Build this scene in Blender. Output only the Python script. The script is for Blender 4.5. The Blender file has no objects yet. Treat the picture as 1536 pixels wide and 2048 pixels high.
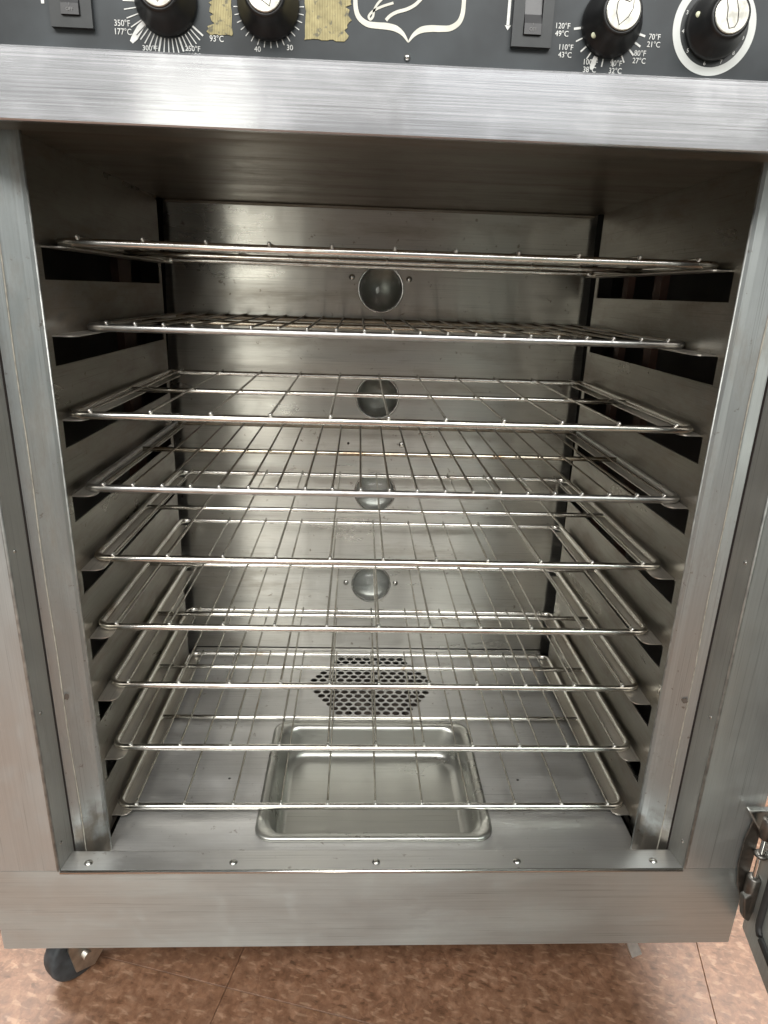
import bpy, bmesh, math, random
from mathutils import Vector, Matrix
random.seed(7)
sc = bpy.context.scene
COL = sc.collection

# ------------------------------------------------------------------ camera
cam = bpy.data.cameras.new('camera')
cam.sensor_fit = 'HORIZONTAL'; cam.sensor_width = 36.0
cam.lens = 1313.8 / 1536.0 * 36.0
cam.clip_start = 0.02; cam.clip_end = 60.0
camo = bpy.data.objects.new('camera', cam); COL.objects.link(camo)
_R = ((0.9989, 0.0428, -0.0192), (-0.0344, 0.9469, 0.3198), (0.0318, -0.3188, 0.9473))
_x = Vector((_R[0][0], _R[1][0], _R[2][0])); _v = Vector((_R[0][1], _R[1][1], _R[2][1])).normalized()
_x = (_x - _v * _x.dot(_v)).normalized(); _u = _x.cross(_v)
camo.matrix_world = Matrix(((_x.x, _u.x, -_v.x, -0.0325), (_x.y, _u.y, -_v.y, -0.5760), (_x.z, _u.z, -_v.z, 0.5890), (0, 0, 0, 1)))
sc.camera = camo

# ------------------------------------------------------------------ world and lamps
world = bpy.data.worlds.new('World'); sc.world = world; world.use_nodes = True
bg = world.node_tree.nodes['Background']
bg.inputs['Color'].default_value = (0.98, 1.0, 1.0, 1); bg.inputs['Strength'].default_value = 0.12

def area_lamp(name, loc, target, sx, sy, power, color=(1, 1, 1)):
    l = bpy.data.lights.new(name, 'AREA'); l.shape = 'RECTANGLE'; l.size = sx; l.size_y = sy
    l.energy = power; l.color = color
    o = bpy.data.objects.new(name, l); COL.objects.link(o); o.location = loc
    d = Vector(target) - Vector(loc)
    o.rotation_euler = d.to_track_quat('-Z', 'Y').to_euler()
    return o
# ceiling row behind the oven, broad lit ceiling, front row, bright doorway, cool fitting
area_lamp('ceiling_lamp', (0.0, 1.05, 2.15), (0.0, .9, 0), 4.4, .30, 215, (1.0, 0.975, 0.93))
area_lamp('luminous_ceiling', (0.0, -2.9, 2.12), (0.0, -2.9, 0), 5.0, 4.2, 50, (1.0, 0.99, 0.96))
area_lamp('ceiling_lamp', (0.0, -1.75, 2.08), (0.0, -1.55, 0), 4.0, .95, 105, (1.0, 0.985, 0.95))
area_lamp('doorway_light', (-.80, -3.0, .38), (-.30, 0, .35), .52, 1.5, 8.5, (1.0, 0.985, 0.88))
area_lamp('ceiling_lamp', (.70, -3.0, 2.1), (.70, -2.6, 0), .90, 1.2, 3.6, (0.88, 0.94, 1.0))

sc.view_settings.view_transform = 'Standard'
sc.view_settings.look = 'None'
sc.view_settings.exposure = 0.42
sc.view_settings.gamma = 1.0
sc.view_settings.use_curve_mapping = False
sc.render.engine = 'CYCLES'
sc.cycles.use_denoising = True
sc.cycles.max_bounces = 9; sc.cycles.glossy_bounces = 7; sc.cycles.diffuse_bounces = 3
sc.cycles.transmission_bounces = 5; sc.cycles.sample_clamp_indirect = 6.0
sc.cycles.blur_glossy = 0.4

# ------------------------------------------------------------------ materials
MATS = {}
def _new(name):
    m = bpy.data.materials.new(name); m.use_nodes = True
    return m, m.node_tree.nodes, m.node_tree.links, m.node_tree.nodes['Principled BSDF']

def steel(name, base=(0.56, 0.555, 0.54), rough=0.30, aniso=0.6, tan=(0, 0, 1), brush='x', stain=0.35,
          stain_col=(0.25, 0.20, 0.13), streak=0.05, bump=0.03, blotch=4.0, seed=0.0, stain_lo=0.56, stain_hi=0.80, foot=None, metal=.85, wav=.12, band=None, spots=0.0):
    """brushed stainless: fine streaks along the brushing, smudges in the gloss, brownish deposits"""
    m, N, L, P = _new(name)
    tc = N.new('ShaderNodeTexCoord'); mp = N.new('ShaderNodeMapping')
    s = {'x': (7, 640, 640), 'z': (640, 640, 7), 'y': (640, 7, 640)}[brush]
    mp.inputs['Scale'].default_value = s; mp.inputs['Location'].default_value = (seed, seed * .7, seed * 1.3)
    L.new(tc.outputs['Object'], mp.inputs['Vector'])
    n1 = N.new('ShaderNodeTexNoise'); n1.inputs['Scale'].default_value = 1.0; n1.inputs['Detail'].default_value = 3
    L.new(mp.outputs['Vector'], n1.inputs['Vector'])
    mp2 = N.new('ShaderNodeMapping')
    s2 = {'x': (.45, 1.6, 1.6), 'z': (1.6, 1.6, .45), 'y': (1.6, .45, 1.6)}[brush]
    if band: s2 = band
    mp2.inputs['Scale'].default_value = s2; mp2.inputs['Location'].default_value = (seed * 2.1, seed, seed * .3)
    L.new(tc.outputs['Object'], mp2.inputs['Vector'])
    n2 = N.new('ShaderNodeTexNoise'); n2.inputs['Scale'].default_value = blotch * 2.2
    n2.inputs['Detail'].default_value = 6; n2.inputs['Roughness'].default_value = .62; n2.inputs['Distortion'].default_value = .6
    L.new(mp2.outputs['Vector'], n2.inputs['Vector'])
    n3 = N.new('ShaderNodeTexNoise'); n3.inputs['Scale'].default_value = blotch * 5.5
    n3.inputs['Detail'].default_value = 5; n3.inputs['Roughness'].default_value = .7
    L.new(mp2.outputs['Vector'], n3.inputs['Vector'])
    # streak colour
    r1 = N.new('ShaderNodeMapRange'); r1.inputs['From Min'].default_value = .3; r1.inputs['From Max'].default_value = .7
    r1.inputs['To Min'].default_value = 1 - streak; r1.inputs['To Max'].default_value = 1 + streak
    L.new(n1.outputs['Fac'], r1.inputs['Value'])
    mul = N.new('ShaderNodeMixRGB'); mul.blend_type = 'MULTIPLY'; mul.inputs['Fac'].default_value = 1
    mul.inputs['Color1'].default_value = (*base, 1); L.new(r1.outputs['Result'], mul.inputs['Color2'])
    # fine scratches along the grain
    mp4 = N.new('ShaderNodeMapping'); mp4.inputs['Scale'].default_value = {'x': (7, 900, 900), 'z': (900, 900, 7), 'y': (900, 7, 900)}[brush]
    mp4.inputs['Location'].default_value = (seed * 3.3, seed * 5.1, seed); mp4.inputs['Rotation'].default_value = (.02, .03, .02)
    L.new(tc.outputs['Object'], mp4.inputs['Vector'])
    n4 = N.new('ShaderNodeTexNoise'); n4.inputs['Scale'].default_value = 1.0; n4.inputs['Detail'].default_value = 2
    L.new(mp4.outputs['Vector'], n4.inputs['Vector'])
    r4 = N.new('ShaderNodeMapRange'); r4.inputs['From Min'].default_value = .64; r4.inputs['From Max'].default_value = .70
    r4.inputs['To Min'].default_value = 1.0; r4.inputs['To Max'].default_value = .72
    L.new(n4.outputs['Fac'], r4.inputs['Value'])
    mul4 = N.new('ShaderNodeMixRGB'); mul4.blend_type = 'MULTIPLY'; mul4.inputs['Fac'].default_value = 1
    L.new(mul.outputs['Color'], mul4.inputs['Color1']); L.new(r4.outputs['Result'], mul4.inputs['Color2']); mul = mul4
    # deposits
    r2 = N.new('ShaderNodeMapRange'); r2.inputs['From Min'].default_value = stain_lo; r2.inputs['From Max'].default_value = stain_hi
    r2.inputs['To Min'].default_value = 0; r2.inputs['To Max'].default_value = stain
    ad = N.new('ShaderNodeMath'); ad.operation = 'MULTIPLY_ADD'; ad.inputs[1].default_value = .55
    hv = N.new('ShaderNodeMath'); hv.operation = 'MULTIPLY'; hv.inputs[1].default_value = .5
    L.new(n3.outputs['Fac'], hv.inputs[0]); L.new(n2.outputs['Fac'], ad.inputs[0]); L.new(hv.outputs[0], ad.inputs[2])
    L.new(ad.outputs[0], r2.inputs['Value'])
    mx = N.new('ShaderNodeMixRGB'); L.new(r2.outputs['Result'], mx.inputs['Fac'])
    L.new(mul.outputs['Color'], mx.inputs['Color1']); mx.inputs['Color2'].default_value = (*stain_col, 1)
    col_out = mx.outputs['Color']
    if spots > 0:             # small baked-on specks
        n6 = N.new('ShaderNodeTexNoise'); n6.inputs['Scale'].default_value = 95; n6.inputs['Detail'].default_value = 4; n6.inputs['Roughness'].default_value = .65
        L.new(tc.outputs['Object'], n6.inputs['Vector'])
        r6 = N.new('ShaderNodeMapRange'); r6.inputs['From Min'].default_value = .655; r6.inputs['From Max'].default_value = .72; r6.inputs['To Max'].default_value = spots
        L.new(n6.outputs['Fac'], r6.inputs['Value'])
        m6 = N.new('ShaderNodeMixRGB'); L.new(r6.outputs['Result'], m6.inputs['Fac']); L.new(col_out, m6.inputs['Color1'])
        m6.inputs['Color2'].default_value = (.12, .08, .045, 1); col_out = m6.outputs['Color']
    if foot is not None:      # rusty crust that has crept up from the bottom joint, with a ragged edge
        sx = N.new('ShaderNodeSeparateXYZ'); L.new(tc.outputs['Object'], sx.inputs[0])
        nf = N.new('ShaderNodeTexNoise'); nf.inputs['Scale'].default_value = 38; nf.inputs['Detail'].default_value = 5
        L.new(tc.outputs['Object'], nf.inputs['Vector'])
        am = N.new('ShaderNodeMath'); am.operation = 'MULTIPLY_ADD'; am.inputs[1].default_value = -.16
        L.new(nf.outputs['Fac'], am.inputs[0]); L.new(sx.outputs['Z'], am.inputs[2])
        rf = N.new('ShaderNodeMapRange'); rf.inputs['From Min'].default_value = foot - .115; rf.inputs['From Max'].default_value = foot - .075
        rf.inputs['To Min'].default_value = .7; rf.inputs['To Max'].default_value = 0
        L.new(am.outputs[0], rf.inputs['Value'])
        mf = N.new('ShaderNodeMixRGB'); L.new(rf.outputs['Result'], mf.inputs['Fac']); L.new(col_out, mf.inputs['Color1'])
        mf.inputs['Color2'].default_value = (.13, .095, .06, 1); col_out = mf.outputs['Color']
    L.new(col_out, P.inputs['Base Color'])
    # gloss
    r3 = N.new('ShaderNodeMapRange'); r3.inputs['From Min'].default_value = .3; r3.inputs['From Max'].default_value = .72
    r3.inputs['To Min'].default_value = rough * .82; r3.inputs['To Max'].default_value = rough * 1.3
    L.new(n2.outputs['Fac'], r3.inputs['Value'])
    n7 = N.new('ShaderNodeTexNoise'); n7.inputs['Scale'].default_value = 21; n7.inputs['Detail'].default_value = 6; n7.inputs['Distortion'].default_value = 1.1
    L.new(tc.outputs['Object'], n7.inputs['Vector'])
    r7 = N.new('ShaderNodeMapRange'); r7.inputs['From Min'].default_value = .52; r7.inputs['From Max'].default_value = .66; r7.inputs['To Max'].default_value = rough * .14
    L.new(n7.outputs['Fac'], r7.inputs['Value'])
    a7 = N.new('ShaderNodeMath'); a7.operation = 'ADD'; L.new(r3.outputs['Result'], a7.inputs[0]); L.new(r7.outputs['Result'], a7.inputs[1])
    L.new(a7.outputs[0], P.inputs['Roughness'])
    mm = N.new('ShaderNodeMapRange'); mm.inputs['From Min'].default_value = 0; mm.inputs['From Max'].default_value = max(stain, .01)
    mm.inputs['To Min'].default_value = metal; mm.inputs['To Max'].default_value = metal - .55 * min(1, stain * 1.3)
    L.new(r2.outputs['Result'], mm.inputs['Value']); L.new(mm.outputs['Result'], P.inputs['Metallic'])
    P.inputs['Anisotropic'].default_value = aniso
    if aniso > 0:
        cv = N.new('ShaderNodeCombineXYZ')
        for i in range(3): cv.inputs[i].default_value = tan[i]
        L.new(cv.outputs[0], P.inputs['Tangent'])
    # relief: brushing plus a slight waviness of the sheet
    mw = N.new('ShaderNodeTexNoise'); mw.inputs['Scale'].default_value = 9; mw.inputs['Detail'].default_value = 2
    L.new(tc.outputs['Object'], mw.inputs['Vector'])
    b0 = N.new('ShaderNodeBump'); b0.inputs['Strength'].default_value = wav; b0.inputs['Distance'].default_value = .004
    L.new(mw.outputs['Fac'], b0.inputs['Height'])
    b = N.new('ShaderNodeBump'); b.inputs['Strength'].default_value = bump; b.inputs['Distance'].default_value = .002
    L.new(n1.outputs['Fac'], b.inputs['Height']); L.new(b0.outputs['Normal'], b.inputs['Normal'])
    L.new(b.outputs['Normal'], P.inputs['Normal'])
    MATS[name] = m; return m

def plain(name, col, rough=.5, metal=0.0, var=.12, scale=60, bump=.0, spec=.5, coat=0.0, rust=None):
    m, N, L, P = _new(name)
    tc = N.new('ShaderNodeTexCoord')
    n = N.new('ShaderNodeTexNoise'); n.inputs['Scale'].default_value = scale; n.inputs['Detail'].default_value = 5
    L.new(tc.outputs['Object'], n.inputs['Vector'])
    r = N.new('ShaderNodeMapRange'); r.inputs['From Min'].default_value = .3; r.inputs['From Max'].default_value = .7
    r.inputs['To Min'].default_value = 1 - var; r.inputs['To Max'].default_value = 1 + var
    L.new(n.outputs['Fac'], r.inputs['Value'])
    mul = N.new('ShaderNodeMixRGB'); mul.blend_type = 'MULTIPLY'; mul.inputs['Fac'].default_value = 1
    mul.inputs['Color1'].default_value = (*col, 1); L.new(r.outputs['Result'], mul.inputs['Color2'])
    out = mul.outputs['Color']
    if rust:
        gm = N.new('ShaderNodeNewGeometry'); nr = N.new('ShaderNodeTexNoise'); nr.inputs['Scale'].default_value = 17; nr.inputs['Detail'].default_value = 6
        nr.inputs['Roughness'].default_value = .7; L.new(gm.outputs['Position'], nr.inputs['Vector'])
        mr = N.new('ShaderNodeMapRange'); mr.inputs['From Min'].default_value = .54; mr.inputs['From Max'].default_value = .70; mr.inputs['To Max'].default_value = rust
        L.new(nr.outputs['Fac'], mr.inputs['Value'])
        xr = N.new('ShaderNodeMixRGB'); L.new(mr.outputs['Result'], xr.inputs['Fac']); L.new(out, xr.inputs['Color1']); xr.inputs['Color2'].default_value = (.26, .16, .075, 1)
        out = xr.outputs['Color']
    L.new(out, P.inputs['Base Color'])
    rr = N.new('ShaderNodeMapRange'); rr.inputs['To Min'].default_value = rough * .85; rr.inputs['To Max'].default_value = rough * 1.15
    L.new(n.outputs['Fac'], rr.inputs['Value']); L.new(rr.outputs['Result'], P.inputs['Roughness'])
    P.inputs['Metallic'].default_value = metal; P.inputs['Specular IOR Level'].default_value = spec
    P.inputs['Coat Weight'].default_value = coat
    if bump:
        b = N.new('ShaderNodeBump'); b.inputs['Strength'].default_value = bump; b.inputs['Distance'].default_value = .001
        L.new(n.outputs['Fac'], b.inputs['Height']); L.new(b.outputs['Normal'], P.inputs['Normal'])
    MATS[name] = m; return m

M_header = steel('steel_header', (0.435, 0.44, 0.455), .165, 1.0, (0, 0, 1), 'x', .10, (.40, .39, .37), seed=3.1, streak=.12, blotch=2.5, stain_lo=.45, stain_hi=.9)
M_stile = steel('steel_stile', (0.47, 0.492, 0.488), .42, 0, (1, 0, 0), 'z', .40, (.30, .29, .26), seed=1.7, streak=.05, blotch=2.2, stain_lo=.50, stain_hi=.72)
M_rail = steel('steel_rail', (0.46, 0.495, 0.49), .36, .7, (0, 0, 1), 'x', .5, (.32, .31, .27), seed=5.3, streak=.06, metal=.85, blotch=2.6, stain_lo=.50, stain_hi=.72)
M_jamb = steel('steel_jamb', (0.50, 0.50, 0.475), .36, .3, (0, 1, 0), 'z', .4, seed=2.4)
M_strip = steel('steel_breaker', (0.42, 0.45, 0.45), .42, .4, (1, 0, 0), 'z', .8, (.16, .12, .075), seed=8.2, blotch=5, stain_lo=.54, stain_hi=.74, foot=.0, spots=.6)
M_ledge = steel('steel_ledge', (0.52, 0.49, 0.44), .34, .2, (0, 0, 1), 'y', .6, (.20, .13, .08), seed=14.4, blotch=6)
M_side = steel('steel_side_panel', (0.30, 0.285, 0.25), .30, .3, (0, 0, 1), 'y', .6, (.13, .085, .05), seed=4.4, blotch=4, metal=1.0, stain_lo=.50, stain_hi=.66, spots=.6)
M_back = steel('steel_back_wall', (0.54, 0.53, 0.49), .31, 1.0, (0, 0, 1), 'x', .55, (.22, .165, .095), seed=9.7, blotch=3.2, streak=.05, stain_lo=.545, stain_hi=.74, metal=.97, band=(.45, 1.5, 2.2), spots=.6)
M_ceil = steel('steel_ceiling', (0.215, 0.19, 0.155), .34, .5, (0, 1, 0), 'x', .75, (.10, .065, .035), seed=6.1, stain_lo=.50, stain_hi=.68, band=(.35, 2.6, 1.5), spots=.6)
M_floorp = steel('steel_floor_panel', (0.60, 0.595, 0.58), .42, .5, (0, 1, 0), 'x', .45, (.26, .24, .20), seed=7.9, metal=.88, spots=.55)
M_sill = steel('steel_sill', (0.62, 0.615, 0.60), .36, .5, (0, 1, 0), 'x', .3, seed=2.9, metal=.86, spots=.5)
M_pan = steel('steel_pan', (0.47, 0.47, 0.44), .29, 0, (0, 0, 1), 'x', .30, (.40, .39, .34), seed=1.1, bump=.01, blotch=5, metal=.95, wav=.0, streak=.03, stain_lo=.45, stain_hi=.85)
M_chrome = plain('chrome_wire', (0.84, 0.825, 0.78), .20, 1.0, .08, 40, rust=.6)
M_wire = plain('chrome_thin_wire', (0.56, 0.54, 0.49), .22, 1.0, .16, 40, rust=.6)
M_wireold = plain('darkened_thin_wire', (0.21, 0.18, 0.14), .34, 1.0, .25, 60)
M_rodold = plain('dulled_chrome_rod', (0.62, 0.62, 0.615), .30, 1.0, .12, 60, rust=.4)
M_bead = plain('bright_metal_tip_glint', (0.90, 0.89, 0.85), .38, 1.0, .08, 200)  # wire tips made paler than the wires, painting in the lamps' glint
M_barold = plain('browned_cross_bar', (0.56, 0.51, 0.42), .24, 1.0, .3, 50, rust=.9)
M_edge = plain('worn_folded_edge', (0.38, 0.39, 0.375), .50, .85, .3, 90)
M_hinge = plain('worn_hinge_metal', (0.21, 0.20, 0.185), .40, 1.0, .2, 90)
M_cap = plain('satin_cap_insert', (0.54, 0.53, 0.48), .36, 1.0, .30, 150)
M_faint = plain('faint_print', (0.22, 0.22, 0.22), .6, 0, .2, 200)
M_bright = plain('polished_metal', (0.78, 0.77, 0.74), .16, 1.0, .06, 80)
M_rivet = plain('rivet_metal', (0.60, 0.59, 0.56), .26, 1.0, .15, 200)
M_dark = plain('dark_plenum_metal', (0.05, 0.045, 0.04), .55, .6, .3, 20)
M_rust = plain('rusty_upright', (0.085, 0.045, 0.032), .6, .4, .4, 40)
M_shell = plain('outer_shell_steel', (0.5, 0.5, 0.49), .4, 1.0, .06, 12)
M_panel = plain('charcoal_panel_paint', (0.033, 0.039, 0.043), .42, 0, .35, 22, spec=.4)
M_print = plain('white_print', (0.70, 0.71, 0.69), .6, 0, .12, 300)
M_cream = plain('cream_print', (0.64, 0.63, 0.56), .6, 0, .10, 120)
M_ring = plain('pale_grey_ring_print', (0.60, 0.62, 0.60), .55, 0, .06, 60)
M_knob = plain('black_knob_plastic', (0.006, 0.006, 0.0065), .42, 0, .15, 90, spec=.5)
M_dot = plain('pointer_dot_paint', (0.62, 0.64, 0.46), .5, 0, .15, 300)
M_switch = plain('black_switch_plastic', (0.030, 0.033, 0.034), .38, 0, .1, 90)
M_rocker = plain('grey_rocker_plastic', (0.05, 0.05, 0.052), .35, 0, .1, 90)
M_etch = plain('etched_line', (0.10, 0.095, 0.085), .5, .5, .1, 90)
M_seam = plain('dark_seam', (0.018, 0.012, 0.010), .8, 0, .2, 60)
M_caulk = plain('old_sealant_bead', (0.36, 0.34, 0.29), .6, 0.2, .3, 120, bump=.3)
M_gasket = plain('black_rubber_gasket', (0.03, 0.03, 0.03), .55, 0, .15, 60)
M_doorin = steel('steel_door_inner', (0.42, 0.44, 0.42), .42, .3, (0, 0, 1), 'z', .4, seed=12.1, metal=.6)
M_rubber = plain('dark_rubber_tyre', (0.040, 0.047, 0.052), .55, 0, .45, 70, bump=.2)
M_fork = plain('zinc_caster_metal', (0.50, 0.48, 0.43), .42, 1.0, .25, 70)
M_grime = plain('grimy_blower_cover', (0.12, 0.10, 0.085), .55, .35, .55, 26)
M_joint = plain('dark_tile_joint', (0.11, 0.058, 0.035), .9, 0, .3, 60)

def tape_mat():
    m, N, L, P = _new('old_tape_residue')
    tc = N.new('ShaderNodeTexCoord')
    w = N.new('ShaderNodeTexWave'); w.wave_type = 'BANDS'; w.bands_direction = 'X'; w.inputs['Scale'].default_value = 260
    w.inputs['Distortion'].default_value = 1.2; w.inputs['Detail'].default_value = 4
    L.new(tc.outputs['Object'], w.inputs['Vector'])
    n = N.new('ShaderNodeTexNoise'); n.inputs['Scale'].default_value = 160; n.inputs['Detail'].default_value = 4
    L.new(tc.outputs['Object'], n.inputs['Vector'])
    a = N.new('ShaderNodeMixRGB'); a.inputs['Color1'].default_value = (.25, .21, .10, 1); a.inputs['Color2'].default_value = (.41, .365, .20, 1)
    L.new(w.outputs['Fac'], a.inputs['Fac'])
    b = N.new('ShaderNodeMixRGB'); b.blend_type = 'MULTIPLY'; b.inputs['Fac'].default_value = .7
    L.new(a.outputs['Color'], b.inputs['Color1']); L.new(n.outputs['Fac'], b.inputs['Color2'])
    g = N.new('ShaderNodeMixRGB'); g.blend_type = 'MULTIPLY'; g.inputs['Fac'].default_value = 1; g.inputs['Color2'].default_value = (1.6, 1.6, 1.6, 1)
    L.new(b.outputs['Color'], g.inputs['Color1'])
    n5 = N.new('ShaderNodeTexNoise'); n5.inputs['Scale'].default_value = 240; n5.inputs['Detail'].default_value = 4; L.new(tc.outputs['Object'], n5.inputs['Vector'])
    r5 = N.new('ShaderNodeMapRange'); r5.inputs['From Min'].default_value = .58; r5.inputs['From Max'].default_value = .66; r5.inputs['To Max'].default_value = .75
    L.new(n5.outputs['Fac'], r5.inputs['Value'])
    x5 = N.new('ShaderNodeMixRGB'); L.new(r5.outputs['Result'], x5.inputs['Fac']); L.new(g.outputs['Color'], x5.inputs['Color1']); x5.inputs['Color2'].default_value = (.10, .10, .085, 1)
    L.new(x5.outputs['Color'], P.inputs['Base Color']); P.inputs['Roughness'].default_value = .8
    return m
M_tape = tape_mat()

def tile_mat():
    m, N, L, P = _new('marbled_vinyl_tile')
    tc = N.new('ShaderNodeTexCoord'); oi = N.new('ShaderNodeObjectInfo')
    off = N.new('ShaderNodeVectorMath'); off.operation = 'MULTIPLY_ADD'
    cmb = N.new('ShaderNodeCombineXYZ')
    L.new(oi.outputs['Random'], cmb.inputs[0]); L.new(oi.outputs['Random'], cmb.inputs[1])
    L.new(cmb.outputs[0], off.inputs[0]); off.inputs[1].default_value = (7, 11, 0); L.new(tc.outputs['Object'], off.inputs[2])
    n1 = N.new('ShaderNodeTexNoise'); n1.inputs['Scale'].default_value = 64; n1.inputs['Detail'].default_value = 7
    n1.inputs['Distortion'].default_value = .15; n1.inputs['Roughness'].default_value = .68
    L.new(off.outputs[0], n1.inputs['Vector'])
    mp = N.new('ShaderNodeMapping'); mp.inputs['Scale'].default_value = (1, 2.6, 1); mp.inputs['Rotation'].default_value = (0, 0, .5)
    L.new(off.outputs[0], mp.inputs['Vector'])
    n2 = N.new('ShaderNodeTexNoise'); n2.inputs['Scale'].default_value = 52; n2.inputs['Detail'].default_value = 5; n2.inputs['Distortion'].default_value = .3
    L.new(mp.outputs['Vector'], n2.inputs['Vector'])
    cr = N.new('ShaderNodeValToRGB'); e = cr.color_ramp.elements
    e[0].position = .30; e[0].color = (.122, .060, .033, 1); e[1].position = .70; e[1].color = (.268, .156, .098, 1)
    x = e.new(.50); x.color = (.193, .100, .058, 1)
    L.new(n1.outputs['Fac'], cr.inputs['Fac'])
    cl = N.new('ShaderNodeMapRange'); cl.inputs['From Min'].default_value = .57; cl.inputs['From Max'].default_value = .66
    cl.inputs['To Max'].default_value = .70
    L.new(n2.outputs['Fac'], cl.inputs['Value'])
    a = N.new('ShaderNodeMixRGB'); L.new(cl.outputs['Result'], a.inputs['Fac']); L.new(cr.outputs['Color'], a.inputs['Color1'])
    a.inputs['Color2'].default_value = (.34, .215, .140, 1)
    dk = N.new('ShaderNodeMapRange'); dk.inputs['From Min'].default_value = .40; dk.inputs['From Max'].default_value = .30
    dk.inputs['To Max'].default_value = .65
    L.new(n2.outputs['Fac'], dk.inputs['Value'])
    b = N.new('ShaderNodeMixRGB'); L.new(dk.outputs['Result'], b.inputs['Fac']); L.new(a.outputs['Color'], b.inputs['Color1'])
    b.inputs['Color2'].default_value = (.060, .028, .014, 1)
    # pressed-in chips, each with a tone of its own
    dn = N.new('ShaderNodeTexNoise'); dn.inputs['Scale'].default_value = 60; L.new(off.outputs[0], dn.inputs['Vector'])
    dv = N.new('ShaderNodeVectorMath'); dv.operation = 'MULTIPLY_ADD'; dv.inputs[1].default_value = (.030, .030, 0)
    L.new(dn.outputs['Color'], dv.inputs[0]); L.new(off.outputs[0], dv.inputs[2])
    vo = N.new('ShaderNodeTexVoronoi'); vo.inputs['Scale'].default_value = 130; L.new(dv.outputs[0], vo.inputs['Vector'])
    sp_ = N.new('ShaderNodeSeparateColor'); L.new(vo.outputs['Color'], sp_.inputs[0])
    vr = N.new('ShaderNodeMapRange'); vr.inputs['To Min'].default_value = .84; vr.inputs['To Max'].default_value = 1.16
    L.new(sp_.outputs[0], vr.inputs['Value'])
    vm = N.new('ShaderNodeMixRGB'); vm.blend_type = 'MULTIPLY'; vm.inputs['Fac'].default_value = 1
    L.new(b.outputs['Color'], vm.inputs['Color1']); L.new(vr.outputs['Result'], vm.inputs['Color2'])
    L.new(vm.outputs['Color'], P.inputs['Base Color'])
    rr = N.new('ShaderNodeMapRange'); rr.inputs['To Min'].default_value = .30; rr.inputs['To Max'].default_value = .60
    L.new(n1.outputs['Fac'], rr.inputs['Value']); L.new(rr.outputs['Result'], P.inputs['Roughness'])
    bp = N.new('ShaderNodeBump'); bp.inputs['Strength'].default_value = .15; bp.inputs['Distance'].default_value = .001
    L.new(n1.outputs['Fac'], bp.inputs['Height']); L.new(bp.outputs['Normal'], P.inputs['Normal'])
    return m
M_tile = tile_mat()

def glass_mat(name, col, rough=.05):
    m, N, L, P = _new(name)
    P.inputs['Base Color'].default_value = (*col, 1); P.inputs['Roughness'].default_value = rough
    P.inputs['Transmission Weight'].default_value = .85; P.inputs['IOR'].default_value = 1.45
    tc = N.new('ShaderNodeTexCoord'); n = N.new('ShaderNodeTexNoise'); n.inputs['Scale'].default_value = 30
    L.new(tc.outputs['Object'], n.inputs['Vector'])
    r = N.new('ShaderNodeMapRange'); r.inputs['To Min'].default_value = rough; r.inputs['To Max'].default_value = rough + .12
    L.new(n.outputs['Fac'], r.inputs['Value']); L.new(r.outputs['Result'], P.inputs['Roughness'])
    return m
M_glass = glass_mat('door_glass', (.75, .86, .82))
M_bulb = glass_mat('bulb_glass', (.46, .48, .45), .04)
M_bulbclear = glass_mat('clear_bulb_glass', (.85, .88, .86), .06)
M_socket = plain('lamp_recess_metal', (0.36, 0.36, 0.34), .32, .9, .2, 60)

# ------------------------------------------------------------------ mesh helpers
def link(name, me, mat, parent=None, smooth=False):
    o = bpy.data.objects.new(name, me); COL.objects.link(o)
    if mat is not None and not me.materials: me.materials.append(mat)
    if smooth:
        for p in me.polygons: p.use_smooth = len(p.vertices) <= 4
    if parent is not None: attach(o, parent)
    return o
def attach(o, parent):
    o.parent = parent
    if parent.type == 'EMPTY' and parent.parent is None and not parent.get('local'):
        o.matrix_parent_inverse = Matrix.Translation(parent.location).inverted()
def bm_link(name, bm, mat, parent=None, smooth=False):
    bmesh.ops.recalc_face_normals(bm, faces=bm.faces)
    me = bpy.data.meshes.new(name); bm.to_mesh(me); bm.free()
    return link(name, me, mat, parent, smooth)
def add_box(bm, x0, x1, y0, y1, z0, z1, bevel=0.0, seg=2):
    b = bmesh.new(); bmesh.ops.create_cube(b, size=1)
    for v in b.verts: v.co = ((x0 + x1) / 2 + v.co.x * (x1 - x0), (y0 + y1) / 2 + v.co.y * (y1 - y0), (z0 + z1) / 2 + v.co.z * (z1 - z0))
    if bevel: bmesh.ops.bevel(b, geom=b.edges[:], offset=bevel, segments=seg, affect='EDGES', profile=.5)
    me = bpy.data.meshes.new('tmp'); b.to_mesh(me); b.free(); bm.from_mesh(me); bpy.data.meshes.remove(me)
def box(name, x0, x1, y0, y1, z0, z1, mat, parent=None, bevel=0.0):
    bm = bmesh.new(); add_box(bm, x0, x1, y0, y1, z0, z1, bevel); return bm_link(name, bm, mat, parent)
def prism(name, poly, axis, a0, a1, mat, parent=None, bevel=0.0, smooth=False):
    """extrude a 2-D polygon; axis 'z': poly=(x,y); 'x': poly=(y,z); 'y': poly=(x,z)"""
    bm = bmesh.new()
    def P(p, a): return {'z': (p[0], p[1], a), 'x': (a, p[0], p[1]), 'y': (p[0], a, p[1])}[axis]
    lo = [bm.verts.new(P(p, a0)) for p in poly]; hi = [bm.verts.new(P(p, a1)) for p in poly]
    bm.faces.new(lo); bm.faces.new(hi[::-1]); n = len(poly)
    for i in range(n): bm.faces.new((lo[i], lo[(i + 1) % n], hi[(i + 1) % n], hi[i]))
    if bevel: bmesh.ops.bevel(bm, geom=bm.edges[:], offset=bevel, segments=2, affect='EDGES', profile=.5)
    return bm_link(name, bm, mat, parent, smooth)
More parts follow.
